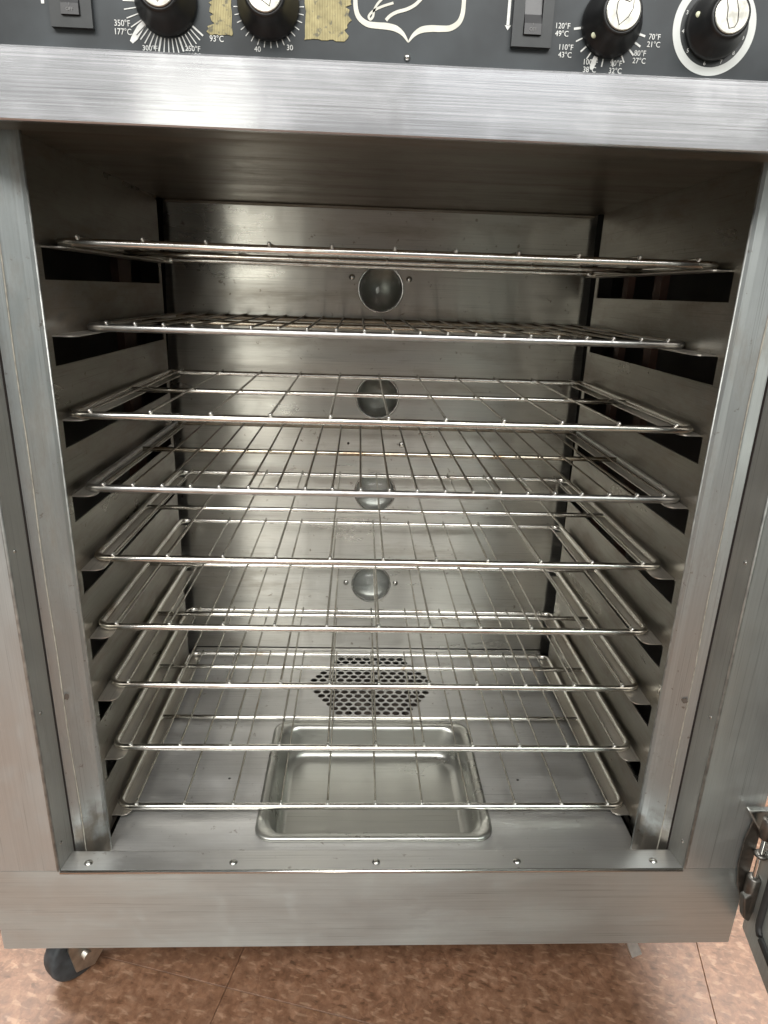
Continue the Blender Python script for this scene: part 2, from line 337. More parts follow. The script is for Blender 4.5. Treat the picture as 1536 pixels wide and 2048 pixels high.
def plate(name, outline, holes, P, thick, mat, parent=None):
    """flat sheet with real holes; P maps 2-D to 3-D, thick is a 3-D offset vector"""
    bm = bmesh.new(); edges = []
    for lp in [outline] + holes:
        vs = [bm.verts.new(P(*p)) for p in lp]
        for i in range(len(vs)): edges.append(bm.edges.new((vs[i], vs[(i + 1) % len(vs)])))
    bmesh.ops.triangle_fill(bm, use_beauty=True, use_dissolve=False, edges=edges)
    ret = bmesh.ops.extrude_face_region(bm, geom=bm.faces[:])
    bmesh.ops.translate(bm, vec=thick, verts=[g for g in ret['geom'] if isinstance(g, bmesh.types.BMVert)])
    return bm_link(name, bm, mat, parent)
def add_tube(bm, pts, r, seg=8, closed=False, cap=True):
    pts = [Vector(p) for p in pts]; n = len(pts); rings = []
    up = None
    for i, p in enumerate(pts):
        if closed: t = (pts[(i + 1) % n] - pts[i - 1]).normalized()
        else: t = (pts[min(i + 1, n - 1)] - pts[max(i - 1, 0)]).normalized()
        if up is None or abs(up.dot(t)) > .95: up = Vector((0, 0, 1)) if abs(t.z) < .9 else Vector((0, 1, 0))
        a = t.cross(up).normalized(); b = a.cross(t).normalized()
        rr = r[i] if isinstance(r, (list, tuple)) else r
        rings.append([bm.verts.new(p + a * math.cos(k * 2 * math.pi / seg) * rr + b * math.sin(k * 2 * math.pi / seg) * rr) for k in range(seg)])
    m = n if closed else n - 1
    for i in range(m):
        A, B = rings[i], rings[(i + 1) % n]
        for k in range(seg): bm.faces.new((A[k], A[(k + 1) % seg], B[(k + 1) % seg], B[k]))
    if not closed and cap:
        bm.faces.new(rings[0][::-1]); bm.faces.new(rings[-1])
def tube(name, pts, r, mat, parent=None, seg=8, closed=False):
    bm = bmesh.new(); add_tube(bm, pts, r, seg, closed); return bm_link(name, bm, mat, parent, True)
def add_lathe(bm, prof, P, seg=24):
    """prof: (radius, height); P(x, y, h) -> 3-D"""
    rings = []
    for r, h in prof:
        if r < 1e-6: rings.append([bm.verts.new(P(0, 0, h))])
        else: rings.append([bm.verts.new(P(r * math.cos(2 * math.pi * k / seg), r * math.sin(2 * math.pi * k / seg), h)) for k in range(seg)])
    for A, B in zip(rings, rings[1:]):
        for k in range(seg):
            k2 = (k + 1) % seg
            if len(A) == 1 and len(B) == 1: continue
            if len(A) == 1: bm.faces.new((A[0], B[k], B[k2]))
            elif len(B) == 1: bm.faces.new((A[k], A[k2], B[0]))
            else: bm.faces.new((A[k], A[k2], B[k2], B[k]))
def lathe(name, prof, P, mat, parent=None, seg=24, smooth=True):
    bm = bmesh.new(); add_lathe(bm, prof, P, seg); return bm_link(name, bm, mat, parent, smooth)
def rrect(cx, cy, hx, hy, r, n=6):
    out = []
    for sx, sy, a0 in ((1, 1, 0), (-1, 1, 90), (-1, -1, 180), (1, -1, 270)):
        for k in range(n + 1):
            a = math.radians(a0 + 90 * k / n)
            out.append((cx + sx * (hx - r) + r * math.cos(a), cy + sy * (hy - r) + r * math.sin(a)))
    return out
def thing(name, label, cat, loc, group=None):
    o = bpy.data.objects.new(name, None); COL.objects.link(o); o.location = loc
    o.empty_display_size = .05; o['label'] = label; o['category'] = cat
    if group: o['group'] = group
    return o
def sub_empty(name, parent):
    o = bpy.data.objects.new(name, None); COL.objects.link(o); attach(o, parent); o.empty_display_size = .02
    return o

# ------------------------------------------------------------------ dimensions (metres)
OUT, OPEN = .431, .3537            # outer and opening half widths
ZB, ZSILL, ZH0, ZH1 = -.151, -.033, .7025, .752
SIDE, YS0, YS1 = .336, .066, .502   # slotted side panels
YB, ZFL, ZC = .533, -.066, .711     # back wall, inner floor, inner ceiling
ZG = -.28                           # room floor
YSHELL, ZTOP = .66, .98

# ------------------------------------------------------------------ room floor: vinyl tiles
ground = box('floor', -1.5, 1.5, -.62, 1.3, ZG - .06, ZG - .0035, M_joint)
ground['kind'] = 'structure'
TS = .622
th = math.atan2(-.0648, .2568)
ux, uy = Vector((math.cos(th), math.sin(th), 0)), Vector((-math.sin(th), math.cos(th), 0))
X0 = Vector((-.1896, .0453, ZG))
tb = bmesh.new(); add_box(tb, .0003, TS - .0003, .0003, TS - .0003, -.003, 0, .0005, 1)
bmesh.ops.recalc_face_normals(tb, faces=tb.faces)
tme = bpy.data.meshes.new('tile'); tb.to_mesh(tme); tb.free(); tme.materials.append(M_tile)
for i in range(-3, 4):
    for j in range(-2, 3):
        p = X0 + ux * TS * i + uy * TS * j
        t = bpy.data.objects.new('tile', tme); COL.objects.link(t); t.parent = ground
        t.location = p; t.rotation_euler = (0, 0, th)

# ------------------------------------------------------------------ the oven
oven = thing('proofing_oven', 'stainless steel proofing oven cabinet standing open with charcoal control panel on top', 'oven', (0, .3, ZG))

# outer shell
box('outer_side', -OUT, -OUT + .004, .0025, YSHELL, ZB + .0005, ZTOP, M_shell, oven)
box('outer_side', OUT - .004, OUT, .0025, YSHELL, ZB + .0005, ZTOP, M_shell, oven)
box('outer_back', -OUT + .0042, OUT - .0042, YSHELL - .004, YSHELL, ZB + .0005, ZTOP, M_shell, oven)
box('outer_top', -OUT, OUT, .0025, YSHELL, ZTOP + .0005, ZTOP + .004, M_shell, oven)
box('base_plate', -OUT + .0042, OUT - .0042, .0205, YSHELL - .0042, ZB + .0008, ZB + .004, M_shell, oven)
# face frame
box('frame_stile', -OUT, -OPEN, 0, .002, ZSILL, ZH0, M_stile, oven)
box('frame_stile', OPEN, OUT, 0, .002, ZSILL, ZH0, M_stile, oven)
rail = prism('bottom_rail', [(0, ZB + .0015), (.0015, ZB), (.02, ZB), (.02, ZB + .002), (.002, ZB + .003), (.002, ZSILL - .0005), (0, ZSILL - .0005)],
             'x', -OUT, OUT, M_rail, oven)
head = prism('header', [(-.0008, ZH0), (-.0018, ZH0 + .0012), (-.0018, ZH1 - .0022), (-.0010, ZH1 - .0006), (.002, ZH1), (.004, ZH1), (.004, ZH0)],
             'x', -OUT, OUT, M_header, oven, 0)
# door opening: jambs, top jamb, sill
for s in (-1, 1):
    j = box('door_jamb', *sorted((s * OPEN, s * (OPEN + .003))), .0022, .0365, ZSILL - .012, ZH0, M_jamb, oven)
    tube('edge_bead', [(s * (OPEN + .0012), .0006, ZSILL), (s * (OPEN + .0012), .0006, ZH0)], .0019, M_edge, j)
    for zz in (-.005, .165, .345, .52):
        lathe('screw', [(0, .0012), (.0016, .001), (.0022, 0)], lambda x, y, h, s=s, zz=zz: (s * (OPEN - h), .012 + x, zz + y), M_rivet, j, 10)
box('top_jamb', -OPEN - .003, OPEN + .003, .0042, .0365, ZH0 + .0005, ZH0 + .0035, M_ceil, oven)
sill = prism('sill', [(-.0015, ZSILL - .002), (-.0015, ZSILL - .0004), (0, ZSILL + .0003), (.002, ZSILL), (.031, ZSILL - .0055), (.033, ZSILL - .0062), (.0335, -.072), (.0315, -.072), (.031, ZSILL - .0075), (.0022, ZSILL - .002)],
             'x', -OPEN + .0003, OPEN - .0003, M_sill, oven)
tube('sill_glint_edge', [(-OPEN + .0008, -.0006, ZSILL - .0014), (OPEN - .0008, -.0006, ZSILL - .0014)], .0021, M_bright, sill, 10)  # bright rod added along the nose to put in its highlight line
for xx in (-.327, -.1645, -.0015, .1625, .324):
    lathe('rivet', [(0, .0027), (.0024, .0025), (.0044, .0012), (.0052, -.001)], lambda x, y, h, xx=xx: (xx + x, .0125 + y, ZSILL - .0019 + h - y * .18), M_rivet, sill, 14)
# breaker strips (slanting, between jamb and side panel)
for s in (-1, 1):
    def wob(z, k): return .0008 * math.sin(z * 9 + k) + .0005 * math.sin(z * 31 + 2 * k)
    box('frame_seam', *sorted((s * (OPEN - .0006), s * (OPEN + .003))), .0367, .0392, ZSILL - .02, ZH0 + .002, M_seam, oven)
    poly = [(s * (OPEN + .002), .0394), (s * (OPEN - .0008), .0394), (s * (OPEN - .0090), .0432), (s * .3300, .0545), (s * .3245, .0580), (s * .3216, .0612), (s * .3216, .0632), (s * .3262, .0650), (s * (OPEN + .002), .0650)]
    b = prism('breaker_strip', poly, 'z', -.068, .7095, M_strip, oven)
    bm = bmesh.new()
    add_tube(bm, [(s * (OPEN - .0098 + wob(z, s)), .0434, z) for z in [-.06 + .762 * k / 60 for k in range(61)]], .0008, 6)
    bm_link('sealant_bead', bm, M_caulk, b, True)
    bm = bmesh.new()
    add_tube(bm, [(s * .3219, .0616, -.066), (s * .3219, .0616, .7085)], .0012, 6)
    bm_link('folded_edge', bm, M_edge, b, True)
    bm = bmesh.new(); hz = .163                      # grimy old fixing hole
    pts = [(random.uniform(.6, 1.3) * .0026 * math.cos(t * math.pi / 5), random.uniform(.6, 1.3) * .0042 * math.sin(t * math.pi / 5)) for t in range(10)]
    f0 = [bm.verts.new((s * (OPEN - .0125 - a), .0445 + a * .73 - .0006, hz + c)) for a, c in pts]; bm.faces.new(f0)
    bm_link('fixing_hole', bm, M_grime, b)
# slotted side panels with punched ledges
RZ = [.6240, .5417, .4576, .3758, .2895, .2043, .1203, .0357, -.0506]
RY = [.1221, .1716, .1096, .1195, .1291, .1250, .1320, .1224, .1158]
RX = [.0010, .0036, 0, .0037, 0, -.0026, .0009, -.0005, .0003]
LZ = [z - .0046 for z in RZ]
def ledge_mesh(s, z):
    """folded tongue: flat shelf with rounded front corner and small down-turned lip"""
    bm = bmesh.new(); w = .0225; t = .0014; y0, y1 = .106, .488; r = .010
    pts = [(s * (SIDE + .0005), y0)]
    for k in range(6):
        a = math.radians(90 * k / 5)
        pts.append((s * (SIDE - w + r - r * math.sin(a)), y0 + r - r * math.cos(a)))
    pts += [(s * (SIDE - w), y1), (s * (SIDE + .0005), y1)]
    lo = [bm.verts.new((x, y, z - t)) for x, y in pts]; hi = [bm.verts.new((x, y, z)) for x, y in pts]
    bm.faces.new(lo); bm.faces.new(hi[::-1]); n = len(pts)
    for i in range(n): bm.faces.new((lo[i], lo[(i + 1) % n], hi[(i + 1) % n], hi[i]))
    return bm
for s in (-1, 1):
    holes = []
    for k, z in enumerate(LZ):
        y0 = .1065 if s < 0 else .1015
        zb = max(z - .0305, -.064)
        if z - zb > .006: holes.append([(y0, zb), (.490, zb), (.490, z - .0015), (y0, z - .0015)])
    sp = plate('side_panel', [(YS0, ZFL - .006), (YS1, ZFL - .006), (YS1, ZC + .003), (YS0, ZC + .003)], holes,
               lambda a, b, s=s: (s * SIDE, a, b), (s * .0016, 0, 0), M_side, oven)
    for z in LZ: bm_link('rack_ledge', ledge_mesh(s, z), M_ledge, sp)
    for yy, ww in (((.36, .05),) if s < 0 else ((.30, .022), (.41, .018))):
        box('upright', *sorted((s * .352, s * .362)), yy, yy + ww, -.06, .70, M_rust, oven)
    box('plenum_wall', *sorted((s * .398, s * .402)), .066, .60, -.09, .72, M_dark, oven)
# back wall with lamps
def circ(cx, cz, r, n=28): return [(cx + r * math.cos(2 * math.pi * k / n), cz + r * math.sin(2 * math.pi * k / n)) for k in range(n)]
LAMPS = [(.0006, .5918), (.0002, .4190), (.0004, .2518), (-.0020, .0745)]
bw = plate('back_wall', [(-.362, ZFL), (.349, ZFL), (.337, ZC), (-.335, ZC)], [circ(x, z, .0335) for x, z in LAMPS],
           lambda a, b: (a, YB, b), (0, .002, 0), M_back, oven)
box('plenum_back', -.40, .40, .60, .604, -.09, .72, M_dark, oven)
for i, (x, z) in enumerate(LAMPS):
    lamp = sub_empty('interior_lamp', oven)
    P = lambda a, b, h, x=x, z=z: (x + a, YB - h, z + b)
    lathe('lamp_bezel', [(.0330, -.006), (.0338, .0005), (.0352, .0016), (.0366, .0012), (.0372, -.0005)], P, M_rivet if i else M_bright, lamp, 32)
    lathe('lamp_recess', [(.0335, 0), (.034, -.022), (.020, -.030), (0, -.030)], P, M_socket, lamp, 28)
    prof = [(.0325, -.004)] + [(.0325 * math.cos(math.radians(a)), .0195 * math.sin(math.radians(a))) for a in range(4, 90, 9)] + [(0, .0196)]
    lathe('bulb_dome', prof, P, M_bulbclear if i >= 2 else M_bulb, lamp, 32)
    if i in (0, 3):
        for dx, dz in ((-.0462, .0165 if i == 0 else .003), (.0448, .0160 if i == 0 else .003)):
            lathe('screw', [(0, .004), (.003, .0036), (.0048, .002), (.0052, -.001)], lambda a, b, h, x=x, z=z, dx=dx, dz=dz: (x + dx + a, YB - h, z + dz + b), M_rivet, lamp, 16)
lathe('screw', [(0, .004), (.0035, .0036), (.0055, .002), (.006, -.001)], lambda a, b, h: (.0445 + a, YB - h, .339 + b), M_rivet, bw, 16)
lathe('screw_hole', [(0, .0004), (.0022, .0004), (.0024, -.001)], lambda a, b, h: (-.0478 + a, YB - h, .339 + b), M_seam, bw, 12)
tube('fold_line', [(-.331, YB - .0006, ZFL + .006), (.331, YB - .0006, ZFL + .006)], .0011, M_dark, bw, 6)
# ceiling
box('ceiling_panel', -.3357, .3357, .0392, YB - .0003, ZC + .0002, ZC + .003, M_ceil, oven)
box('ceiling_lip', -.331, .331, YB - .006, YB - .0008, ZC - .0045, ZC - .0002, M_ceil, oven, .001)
# inner floor with perforated intake, pan cut-out
PCX, PCY, PHX, PHY = -.001, .1885, .1515, .1185
VCX, VCY, VR = .0015, .420, .1035
hexo = [(VCX + VR * math.cos(math.radians(60 * k)), VCY + VR * math.sin(math.radians(60 * k))) for k in range(6)]
fp = plate('floor_panel', [(-.329, .0345), (.329, .0345), (.329, YB - .0003), (-.329, YB - .0003)],
           [[(VCX - .001 + (a - VCX) * 1.14, b) for a, b in hexo], rrect(PCX, PCY, PHX - .009, PHY - .009, .02), circ(-.2025, .185, .0022, 8), circ(.2055, .183, .0022, 8)],
           lambda a, b: (a, b, ZFL), (0, 0, -.0012), M_floorp, oven)
vh = []; pitch = VR * 2 / 15.2
for rrow in range(-7, 8):
    n = 15 - abs(rrow)
    for k in range(n):
        cx = VCX + (k - (n - 1) / 2) * pitch; cy = VCY + rrow * pitch * .866
        ok = all(((hexo[(q + 1) % 6][0] - hexo[q][0]) * (cy - hexo[q][1]) - (hexo[(q + 1) % 6][1] - hexo[q][1]) * (cx - hexo[q][0])) / VR > pitch * .46 for q in range(6))
        if ok: vh.append([(cx + pitch * .40 * math.cos(2 * math.pi * a / 12), cy + pitch * .40 * math.sin(2 * math.pi * a / 12)) for a in range(12)])
VSX = 1.14
plate('vent_grille', hexo, vh, lambda a, b: (VCX - .001 + (a - VCX) * VSX, b, ZFL), (0, 0, -.0012), M_floorp, fp)
box('blower_cover', VCX - .13, VCX + .13, VCY - .06, VCY + .13, -.118, -.1135, M_grime, oven)
lathe('blower_wheel', [(.018, .020), (.045, .026), (.050, .022), (.050, 0), (.018, 0)], lambda a, b, h: (VCX + .01 + a, VCY - .01 + b, -.113 + h), M_grime, oven, 24)
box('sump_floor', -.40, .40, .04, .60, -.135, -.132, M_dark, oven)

# ------------------------------------------------------------------ control panel
YP = .003
cp = box('control_panel', -OUT + .0042, OUT - .0042, YP, YP + .004, ZH1 + .0002, ZTOP - .001, M_panel, oven)
def print_text(txt, x, z, size, mat=M_print, rot=0.0, align='CENTER', name='lettering', sx=1.0, parent=None, y=None):
    cu = bpy.data.curves.new('t', 'FONT'); cu.body = txt; cu.size = size; cu.align_x = align; cu.align_y = 'CENTER'
    cu.extrude = .00015; cu.space_line = .95; cu.resolution_u = 3
    o = bpy.data.objects.new('t', cu); COL.objects.link(o)
    dg = bpy.context.evaluated_depsgraph_get(); dg.update()
    me = bpy.data.meshes.new_from_object(o.evaluated_get(dg))
    bpy.data.objects.remove(o); bpy.data.curves.remove(cu)
    yy = (YP - .0003) if y is None else y
    c, s = math.cos(rot), math.sin(rot)
    for v in me.vertices:
        a, b, h = v.co.x * sx, v.co.y, v.co.z
        v.co = (x + a * c - b * s, yy - h, z + a * s + b * c)
    me.materials.clear()
    return link(name, me, mat, parent or cp)
def bar(bm, x0, z0, x1, z1, w, y=YP):
    d = Vector((x1 - x0, z1 - z0)).normalized() * w / 2; n = Vector((-d.y, d.x))
    q = [(x0 + n.x, z0 + n.y), (x0 - n.x, z0 - n.y), (x1 - n.x, z1 - n.y), (x1 + n.x, z1 + n.y)]
    f = [bm.verts.new((a, y - .0004, b)) for a, b in q]; g = [bm.verts.new((a, y + .0005, b)) for a, b in q]
    bm.faces.new(f); bm.faces.new(g[::-1])
    for i in range(4): bm.faces.new((f[i], g[i], g[(i + 1) % 4], f[(i + 1) % 4]))
def ticks(name, cx, cz, angs, r0, r1, w):
    bm = bmesh.new()
    for a in angs:
        wide = 1.0
        if isinstance(a, tuple): a, wide = a
        t = math.radians(a)
        bar(bm, cx + r0 * math.cos(t), cz + r0 * math.sin(t), cx + r1 * math.cos(t), cz + r1 * math.sin(t), w * wide)
    return bm_link(name, bm, M_print, cp)
def ribbon(name, pts, widths, mat, parent=None, y=YP):
    """painted stroke of varying width"""
    bm = bmesh.new(); n = len(pts); L_, R_ = [], []
    for i, (x, z) in enumerate(pts):
        a = Vector(pts[min(i + 1, n - 1)]) - Vector(pts[max(i - 1, 0)]); a.normalize()
        w = widths[i] / 2 if isinstance(widths, (list, tuple)) else widths / 2
        L_.append(bm.verts.new((x - a.y * w, y - .0004, z + a.x * w))); R_.append(bm.verts.new((x + a.y * w, y - .0004, z - a.x * w)))
    for i in range(n - 1): bm.faces.new((L_[i], L_[i + 1], R_[i + 1], R_[i]))
    ret = bmesh.ops.extrude_face_region(bm, geom=bm.faces[:])
    bmesh.ops.translate(bm, vec=(0, .0006, 0), verts=[g for g in ret['geom'] if isinstance(g, bmesh.types.BMVert)])
    return bm_link(name, bm, mat, parent or cp)
def spline(pts, n=8):
    out = []
    for i in range(len(pts) - 1):
        p0, p1, p2, p3 = [Vector(pts[max(0, min(len(pts) - 1, j))]) for j in (i - 1, i, i + 1, i + 2)]
        for k in range(n):
            t = k / n
            q = .5 * ((2 * p1) + (p2 - p0) * t + (2 * p0 - 5 * p1 + 4 * p2 - p3) * t * t + (3 * p1 - p0 - 3 * p2 + p3) * t ** 3)
            out.append(tuple(q))
    out.append(tuple(pts[-1])); return out

def knob(cx, cz, dot_angle=None, rot=0.0, shape=0):
    k = sub_empty('control_knob', oven)
    P = lambda a, b, h: (cx + a, YP - h, cz + b)
    lathe('knob_body', [(0, .0004), (.0220, .0004), (.0226, .0012), (.0226, .0038), (.0214, .0062), (.0180, .0115), (.0158, .0180), (.0150, .0225), (.0142, .0243), (.0127, .0250), (.0125, .0244), (0, .0244)], P, M_knob, k, 40)
    cap = lathe('cap_insert', [(.0124, .0245), (.0124, .0256), (.0118, .0260), (0, .0260)], P, M_cap, k, 32, False)
    bm = bmesh.new()
    out = [(-.0045, .0085), (-.002, .006), (.002, .006), (.0045, .0085), (.006, .003), (.0045, -.003), (0, -.0092), (-.0045, -.003), (-.006, .003)]
    if shape: out = [(-.0035, .0095), (.0035, .0095), (.0045, .001), (.0035, -.0055), (.001, -.0085), (-.003, -.0085), (-.0042, -.002), (-.003, .004)]
    c, s = math.cos(rot), math.sin(rot)
    add_tube(bm, [P(a * c - b * s, a * s + b * c, .0261) for a, b in out], .00034, 5, True)
    bm_link('etched_emblem', bm, M_etch, k, True)
    if dot_angle is not None:
        t = math.radians(dot_angle)
        lathe('pointer_dot', [(0, .0010), (.0016, .0008), (.0021, 0)], lambda a, b, h: (cx + .0186 * math.cos(t) + a, YP - .0105 - h, cz + .0186 * math.sin(t) + b), M_dot, k, 12)
    return k
KZ = .7845
# temperature dial
KX = -.1775
a0, a1 = 212, 322
angs = [160, 170, 180, 190, 200, 211] + [222 + i * 100 / 15 for i in range(16)]
angs = [((a, 1.7) if i in (11, 16, 21) else a) for i, a in enumerate(angs)]
ticks('dial_marks', KX, KZ - .001, angs, .0225, .0318, .0007)
ribbon('pointer_stroke', [(KX - .0155, KZ - .0120), (KX - .0205, KZ - .0175), (KX - .0250, KZ - .0235), (KX - .0278, KZ - .0268)], [.0024, .0045, .0046, .0026], M_print)
knob(KX, KZ)
print_text('350°F\n177°C', KX - .0335, KZ - .0180, .0056, sx=.9)
print_text('300°F\n149°C', KX - .0145, KZ - .0325, .0048, sx=1.0)
print_text('250°F\n121°C', KX + .0170, KZ - .0315, .0048, sx=1.0)
print_text('200°F\n93°C', KX + .0350, KZ - .0195, .0056, sx=.9)
# timer dial
KX = -.1035
ticks('dial_marks', KX, KZ - .0005, [148 + i * 11.3 for i in range(23)], .0205, .0258, .0006)
knob(KX, KZ, None, .4)
print_text('40', KX - .0090, KZ - .0275, .0050); print_text('30', KX + .0150, KZ - .0255, .0050)
# humidity dial
KX = .152
ticks('dial_marks', KX, KZ, [(189, 1.7), 206, (222, 1.2), 236, 263, 281, 299, (316, 1.4), (331, 1.5), (346, 1.6)], .0228, .0280, .0009)
ribbon('pointer_stroke', [(KX - .0085, KZ - .0215), (KX - .0098, KZ - .0245), (KX - .0108, KZ - .0285), (KX - .0112, KZ - .0300)], [.0030, .0036, .0034, .0018], M_print)
knob(KX, KZ, 216, -.25)
for txt, dx, dz in (('120°F\n49°C', -.0365, -.0055), ('110°F\n43°C', -.0325, -.0190), ('100°F\n38°C', -.0125, -.0278), ('90°F\n32°C', .0075, -.0278), ('80°F\n27°C', .0250, -.0205), ('70°F\n21°C', .0345, -.0095)):
    print_text(txt, KX + dx, KZ + dz, .0052, sx=.95)
# numbered dial with pale ring
KX, KZ4 = .2312, .7858
lathe('dial_ring', [(.0262, -.0002), (.0262, .0004), (.0318, .0004), (.0318, -.0002)], lambda a, b, h: (KX + a, YP - h, KZ4 + b), M_ring, cp, 64, False)
lathe('dial_plate', [(0, .0003), (.0261, .0003), (.0261, -.0002)], lambda a, b, h: (KX + a, YP - h, KZ4 + b), M_switch, cp, 48, False)
for i, a in enumerate((160, 189, 222, 262, 293, 318, 345, 15)):
    t = math.radians(a)
    print_text(str(3 + i) if i < 7 else '10', KX + .0240 * math.cos(t), KZ4 + .0240 * math.sin(t), .0038, y=YP - .0006)
knob(KX, KZ4, 168, .25, 1)
# switches
def switch(x0, x1, z0, z1, off):
    e = sub_empty('rocker_switch', oven)
    w, h = x1 - x0, z1 - z0
    plate('switch_bezel', [(x0, z0), (x1, z0), (x1, z1), (x0, z1)], [[(x0 + w * .27, z0 + h * .17), (x1 - w * .27, z0 + h * .17), (x1 - w * .27, z1 - h * .17), (x0 + w * .27, z1 - h * .17)]],
          lambda a, b: (a, YP - .0042, b), (0, .004, 0), M_switch, e)
    xm0, xm1 = x0 + w * .275, x1 - w * .275; zm = (z0 + z1) / 2
    za, zb = z0 + h * .18, z1 - h * .18
    if off: poly = [(YP + .002, za), (YP - .0060, za), (YP - .0058, za + .007), (YP - .0025, zm), (YP - .001, zb), (YP + .002, zb)]
    else: poly = [(YP + .002, za), (YP - .001, za), (YP - .0025, zm), (YP - .0060, zb), (YP + .002, zb)]
    r = prism('rocker', poly, 'x', xm0 + .0004, xm1 - .0004, M_rocker, e)
    if off:
        print_text('OFF', (xm0 + xm1) / 2, za + .0030, .0030, M_faint, y=YP - .0061, parent=r)
        print_text('I', (xm0 + xm1) / 2, za + .0062, .0024, M_faint, y=YP - .0060, parent=r)
switch(.0770, .1070, .7660, .8080, True)
switch(-.2610, -.2310, .7640, .8060, True)
# arrow beside the switch
ribbon('arrow', [(.0742, .815), (.0742, .7800)], .0022, M_print)
ribbon('arrow_head', [(.0742, .7802), (.0742, .7772)], [.0046, .0003], M_print)
ribbon('arrow', [(-.2668, .815), (-.2668, .7790)], .0022, M_print)
# crest outline with script strokes
half = [(.0, .7662), (.0040, .7712), (.0095, .7745), (.0165, .7757), (.0240, .7759), (.0310, .7766), (.0368, .7800), (.0394, .7850), (.0401, .7920), (.0399, .8040), (.0400, .8180)]
wid = [.0006, .0026, .0040, .0043, .0040, .0038, .0036, .0033, .0030, .0030, .0030]
hs = spline(half, 6); ws = [wid[min(int(i / 6), 10)] * (1 - (i / 6) % 1) + wid[min(int(i / 6) + 1, 10)] * ((i / 6) % 1) for i in range(len(hs))]
for s in (1, -1): ribbon('crest_outline', [(s * a, b) for a, b in hs], ws, M_cream)
ribbon('script_stroke', spline([(-.0172, .7795), (-.0140, .7825), (-.0090, .7850), (-.0020, .7870), (.0040, .7900), (.0090, .7945)]), .0022, M_cream)
ribbon('script_stroke', spline([(-.0120, .7905), (-.0200, .7880), (-.0265, .7850), (-.0300, .7815), (-.0288, .7795), (-.0268, .7815), (-.0262, .7850), (-.0240, .7890), (-.0200, .7930)]), .0016, M_cream)
lathe('panel_screw', [(0, .0024), (.0015, .0022), (.0024, .0010), (.0027, -.001)], lambda a, b, h: (-.0004 + a, YP - h, .7565 + b), M_rivet, cp, 12)
def tape(pts):
    bm = bmesh.new(); vs = [bm.verts.new((a, YP - .0006, b)) for a, b in pts]; f = bm.faces.new(vs)
    ret = bmesh.ops.extrude_face_region(bm, geom=[f]); bmesh.ops.translate(bm, vec=(0, .0009, 0), verts=[g for g in ret['geom'] if isinstance(g, bmesh.types.BMVert)])
    bmesh.ops.triangulate(bm, faces=bm.faces)
    return bm_link('tape_residue', bm, M_tape, cp)
def jag(x, z0, z1, n, amp): return [(x + random.uniform(-amp, amp), z0 + (z1 - z0) * i / n) for i in range(n + 1)]
def jagx(z, x0, x1, n, amp): return [(x0 + (x1 - x0) * i / n, z + random.uniform(-amp, amp)) for i in range(n + 1)]
tape(jagx(.7650, -.1475, -.1312, 9, .0006) + jag(-.1308, .7660, .8090, 10, .0005) + jag(-.1450, .8090, .7720, 26, .0022) + [(-.1490, .7700), (-.1480, .7685), (-.1497, .7668)])
tape(jagx(.7650, -.0776, -.0478, 14, .0006) + jag(-.0452, .7670, .8090, 26, .0028) + jag(-.0768, .8090, .7665, 8, .0005))

# ------------------------------------------------------------------ hinge and open door
hg = sub_empty('door_hinge', oven)
prism('hinge_leaf', [(.4305, .048), (.4190, .040), (.4150, .012), (.4150, -.022), (.4195, -.052), (.4305, -.080)], 'y', -.0045, -.0024, M_hinge, hg, .0005)
for z0, z1, r in ((.022, .050, .0085), (-.0045, .0005, .0075), (-.082, -.034, .0080)):
    lathe('hinge_knuckle', [(0, z0), (r * .8, z0), (r, z0 + .0015), (r, z1 - .0015), (r * .8, z1), (0, z1)], lambda a, b, h: (.4330 + a, -.0105 + b, h), M_hinge, hg, 18)
lathe('hinge_pin', [(0, -.088), (.0022, -.088), (.0030, -.084), (.0030, .054), (0, .055)], lambda a, b, h: (.4330 + a, -.0105 + b, h), M_bright, hg, 12)
prism('hinge_cap', [(.4060, .0600), (.4420, .0600), (.4400, .0330), (.4320, .0180)], 'y', -.0115, -.0035, M_bright, hg, .0015)
prism('hinge_foot', [(.4215, -.0600), (.4345, -.0480), (.4385, -.0700), (.4350, -.0960), (.4270, -.0900)], 'y', -.0180, -.0080, M_hinge, hg, .002)

door = sub_empty('oven_door', oven)
ang = math.radians(12)
dd = Vector((-math.sin(ang), -math.cos(ang), 0)); nn = Vector((math.cos(ang), -math.sin(ang), 0))   # along the door, outward normal
D0 = Vector((.4405, -.0010, 0)); DW, DZ0, DZ1, DT = .82, -.122, .73, .045
def dpt(u, n, z): p = D0 + dd * u + nn * n; return (p.x, p.y, z)
def door_box(name, u0, u1, n0, n1, z0, z1, mat, bevel=0.0):
    bm = bmesh.new(); add_box(bm, u0, u1, n0, n1, z0, z1, bevel)
    for v in bm.verts: v.co = dpt(v.co.x, v.co.y, v.co.z)
    return bm_link(name, bm, mat, door)
door_box('door_stile', 0, .085, 0, DT, DZ0, DZ1, M_doorin, .003)
door_box('door_stile', DW - .085, DW, 0, DT, DZ0, DZ1, M_doorin, .003)
door_box('door_rail', .0853, DW - .0853, .0005, DT - .0005, DZ0, DZ0 + .085, M_doorin, .003)
door_box('door_rail', .0853, DW - .0853, .0005, DT - .0005, DZ1 - .085, DZ1, M_doorin, .003)
door_box('door_glass', .0853, DW - .0853, .008, .013, DZ0 + .0853, DZ1 - .0853, M_glass)
bm = bmesh.new()
add_tube(bm, [dpt(u, -.0015, z) for u, z in rrect(DW / 2, (DZ0 + DZ1) / 2, DW / 2 - .038, (DZ1 - DZ0) / 2 - .038, .012, 4)], .0042, 8, True)
bm_link('door_gasket', bm, M_gasket, door, True)
door_box('glass_bead', .0800, .0905, -.0035, .002, DZ0 + .080, DZ1 - .080, M_doorin, .0012)

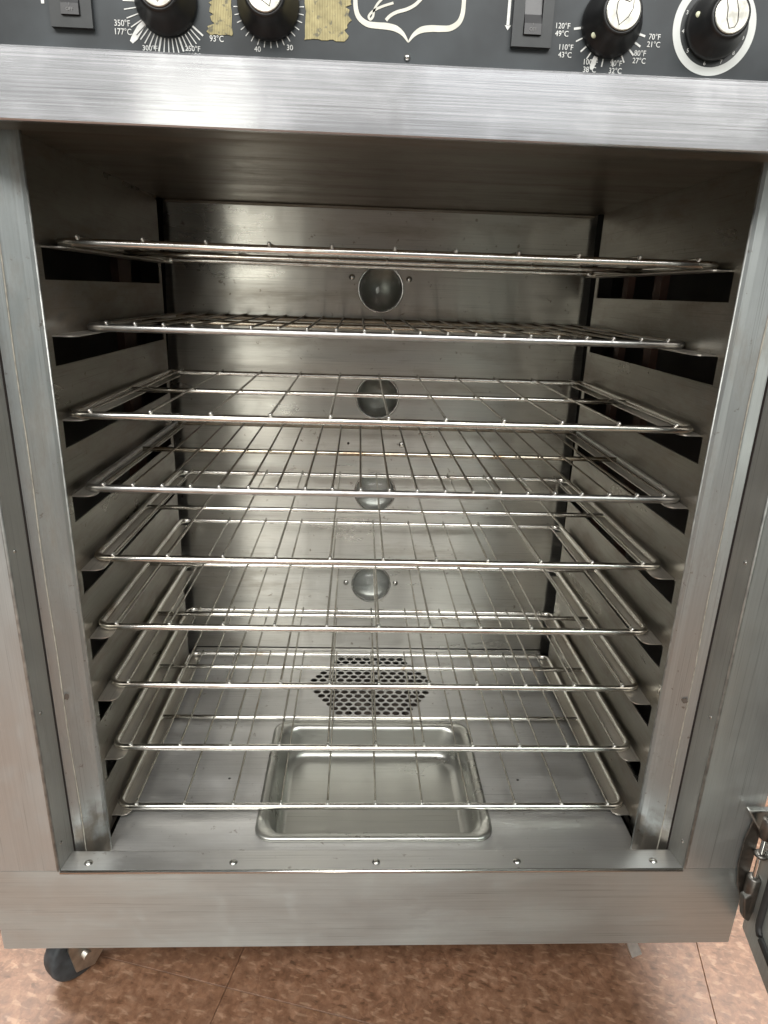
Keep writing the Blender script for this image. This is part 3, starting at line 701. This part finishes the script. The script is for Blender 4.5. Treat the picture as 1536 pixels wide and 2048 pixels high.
# ------------------------------------------------------------------ casters
def caster(x, y, swivel, lever=True):
    c = sub_empty('caster', oven)
    R = Matrix.Translation((x, y, ZG)) @ Matrix.Rotation(swivel, 4, 'Z')
    def fin(name, bm, mat, smooth=False):
        for v in bm.verts: v.co = R @ v.co
        return bm_link(name, bm, mat, c, smooth)
    wr, ww = .041, .023; trail = .028
    bm = bmesh.new()
    prof = [(.006, -ww / 2 - .002), (.030, -ww / 2), (wr - .004, -ww / 2), (wr - .001, -ww / 2 + .002), (wr, -ww / 2 + .006), (wr, ww / 2 - .006), (wr - .001, ww / 2 - .002), (wr - .004, ww / 2), (.030, ww / 2), (.006, ww / 2 + .002)]
    add_lathe(bm, prof, lambda a, b, h: (-trail + a, h, wr + b), 36); fin('wheel', bm, M_rubber, True)
    bm = bmesh.new()
    for s in (-1, 1):
        ys0, ys1 = sorted((s * (ww / 2 + .0035), s * (ww / 2 + .0065)))
        pts = [(-trail - .014, wr - .020), (-trail + .010, wr - .030), (.016, .044), (.036, .078), (.032, .118), (-.034, .118), (-.048, .062)]
        lo = [bm.verts.new((a, ys0, b)) for a, b in pts]; hi = [bm.verts.new((a, ys1, b)) for a, b in pts]
        bm.faces.new(lo); bm.faces.new(hi[::-1])
        for i in range(len(pts)): bm.faces.new((lo[i], lo[(i + 1) % len(pts)], hi[(i + 1) % len(pts)], hi[i]))
    add_box(bm, -.028, .028, -.0215, .0215, .1165, .1205, .001)
    fin('fork', bm, M_fork)
    bm = bmesh.new(); add_tube(bm, [(-trail, -.026, wr), (-trail, .026, wr)], .006, 10); fin('axle', bm, M_fork, True)
    bm = bmesh.new(); add_box(bm, -.040, .040, -.040, .040, .1208, .1286, .002); fin('mounting_plate', bm, M_fork)
    if lever:
        bm = bmesh.new()
        pts = [(.020, .070), (.052, .050), (.072, .037), (.074, .041), (.054, .056), (.022, .082)]
        lo = [bm.verts.new((a, -.008, b)) for a, b in pts]; hi = [bm.verts.new((a, .008, b)) for a, b in pts]
        bm.faces.new(lo); bm.faces.new(hi[::-1])
        for i in range(6): bm.faces.new((lo[i], lo[(i + 1) % 6], hi[(i + 1) % 6], hi[i]))
        fin('brake_lever', bm, M_bead)
caster(-.370, .096, math.radians(52))
caster(.330, .122, math.radians(-72))
caster(-.372, .58, math.radians(20), False)
caster(.372, .58, math.radians(-20), False)

# ------------------------------------------------------------------ wire racks
HW, DR, ROD, WR_ = .33, .3767, .0042, .0014
def rack_path():
    return [(x, y, 0) for x, y in rrect(0, DR / 2, HW - 0.0, DR / 2, .014, 5)]
def mk(bm, mat, name):
    bmesh.ops.recalc_face_normals(bm, faces=bm.faces); me = bpy.data.meshes.new(name); bm.to_mesh(me); bm.free()
    for p in me.polygons: p.use_smooth = len(p.vertices) <= 4
    me.materials.append(mat); return me
def rack_meshes(rodm, wirem, barm, backm):
    bm = bmesh.new(); add_tube(bm, rack_path(), ROD, 16, True); frame = mk(bm, rodm, 'rack_frame'); frame.materials.append(backm)
    for p in frame.polygons:
        if p.center.y > DR - .012: p.material_index = 1
    bm = bmesh.new(); add_tube(bm, [(-HW + .003 + (2 * HW - .006) * q / 8, DR / 2, -.0004) for q in range(9)], .0034, 12); bar_ = mk(bm, barm, 'cross_bar')
    bm = bmesh.new(); zt = ROD + WR_ * .35
    zt += .0006
    add_tube(bm, [(0, -.0036, zt), (0, -.0032, zt), (0, -.0022, zt), (0, -.0008, zt), (0, .0006, zt), (0, .0016, zt), (0, .0030, zt), (0, DR * .25, zt - .0004), (0, DR * .5, zt - .0009), (0, DR * .75, zt - .0004), (0, DR + .0014, zt)],
             [.0005, .0012, .0018, .0021, .0020, .0017, WR_, WR_, WR_, WR_, WR_], 8); wire = mk(bm, wirem, 'wire')
    wire.materials.append(M_bead)
    for p in wire.polygons:
        if p.center.y < .0024: p.material_index = 1
    return frame, bar_, wire
SETS = {'wide': rack_meshes(M_chrome, M_wire, M_chrome, M_chrome), 'close': rack_meshes(M_rodold, M_wireold, M_barold, M_wireold)}
LABELS = ['topmost chrome wire rack, level with the camera and seen edge on',
          'close-wired rack second from the top, pushed back, its wires browned',
          'wide-spaced wire rack third from the top, in front of the second round lamp',
          'close-wired dull grey rack fourth from the top',
          'wide-spaced chrome wire rack directly below the lower close-wired rack',
          'sixth chrome wire rack from the top, crossing above the lowest round lamp',
          'third chrome wire rack from the bottom, above the perforated floor vent',
          'second lowest chrome wire rack, its front bar just above the steel pan',
          'lowest chrome wire rack, lying across the steel pan on the oven floor']
for k in range(9):
    kind = 'close' if k in (1, 3) else 'wide'
    fr, br, wi = SETS[kind]
    r = thing('wire_rack', LABELS[k], 'oven rack', (RX[k], RY[k], RZ[k]), 'wire racks on the oven ledges'); r['local'] = 1
    if k == 1: r.scale = (1, .94, 1)
    n, h = (21, .310) if kind == 'close' else (11, .308)
    for nm, me in (('rack_frame', fr), ('cross_bar', br)):
        o = bpy.data.objects.new(nm, me); COL.objects.link(o); o.parent = r
    for i in range(n):
        o = bpy.data.objects.new('wire', wi); COL.objects.link(o); o.parent = r
        o.location = (-h + 2 * h * i / (n - 1) + random.uniform(-.0008, .0008), random.uniform(-.0006, .0006), 0)
        o.rotation_euler = (0, 0, random.uniform(-.002, .002))
    del r['local']

# ------------------------------------------------------------------ steam pan set into the floor panel
pan = thing('steam_pan', 'rectangular stainless steel water pan with rounded corners set in the oven floor', 'pan', (PCX, PCY, ZFL))
loops = []   # (inset from outer rim, z above floor, corner radius)
for ins, z, cr in ((.0022, .0006, .020), (0, .0022, .022), (0, .0048, .022), (.0016, .0068, .021), (.0045, .0072, .020), (.0068, .0060, .019), (.0100, .0050, .022),
                   (.0125, .0030, .026), (.0140, -.002, .030), (.0185, -.030, .034), (.0205, -.038, .034), (.0250, -.0425, .032), (.032, -.0445, .028)):
    loops.append([(x, y, ZFL + z) for x, y in rrect(PCX, PCY, PHX - ins, PHY - ins, cr, 7)])
bm = bmesh.new(); rings = [[bm.verts.new(p) for p in lp] for lp in loops]
for A, B in zip(rings, rings[1:]):
    for i in range(len(A)): bm.faces.new((A[i], A[(i + 1) % len(A)], B[(i + 1) % len(B)], B[i]))
bm.faces.new(rings[-1])
bowl = bm_link('pan_body', bm, M_pan, pan, True)
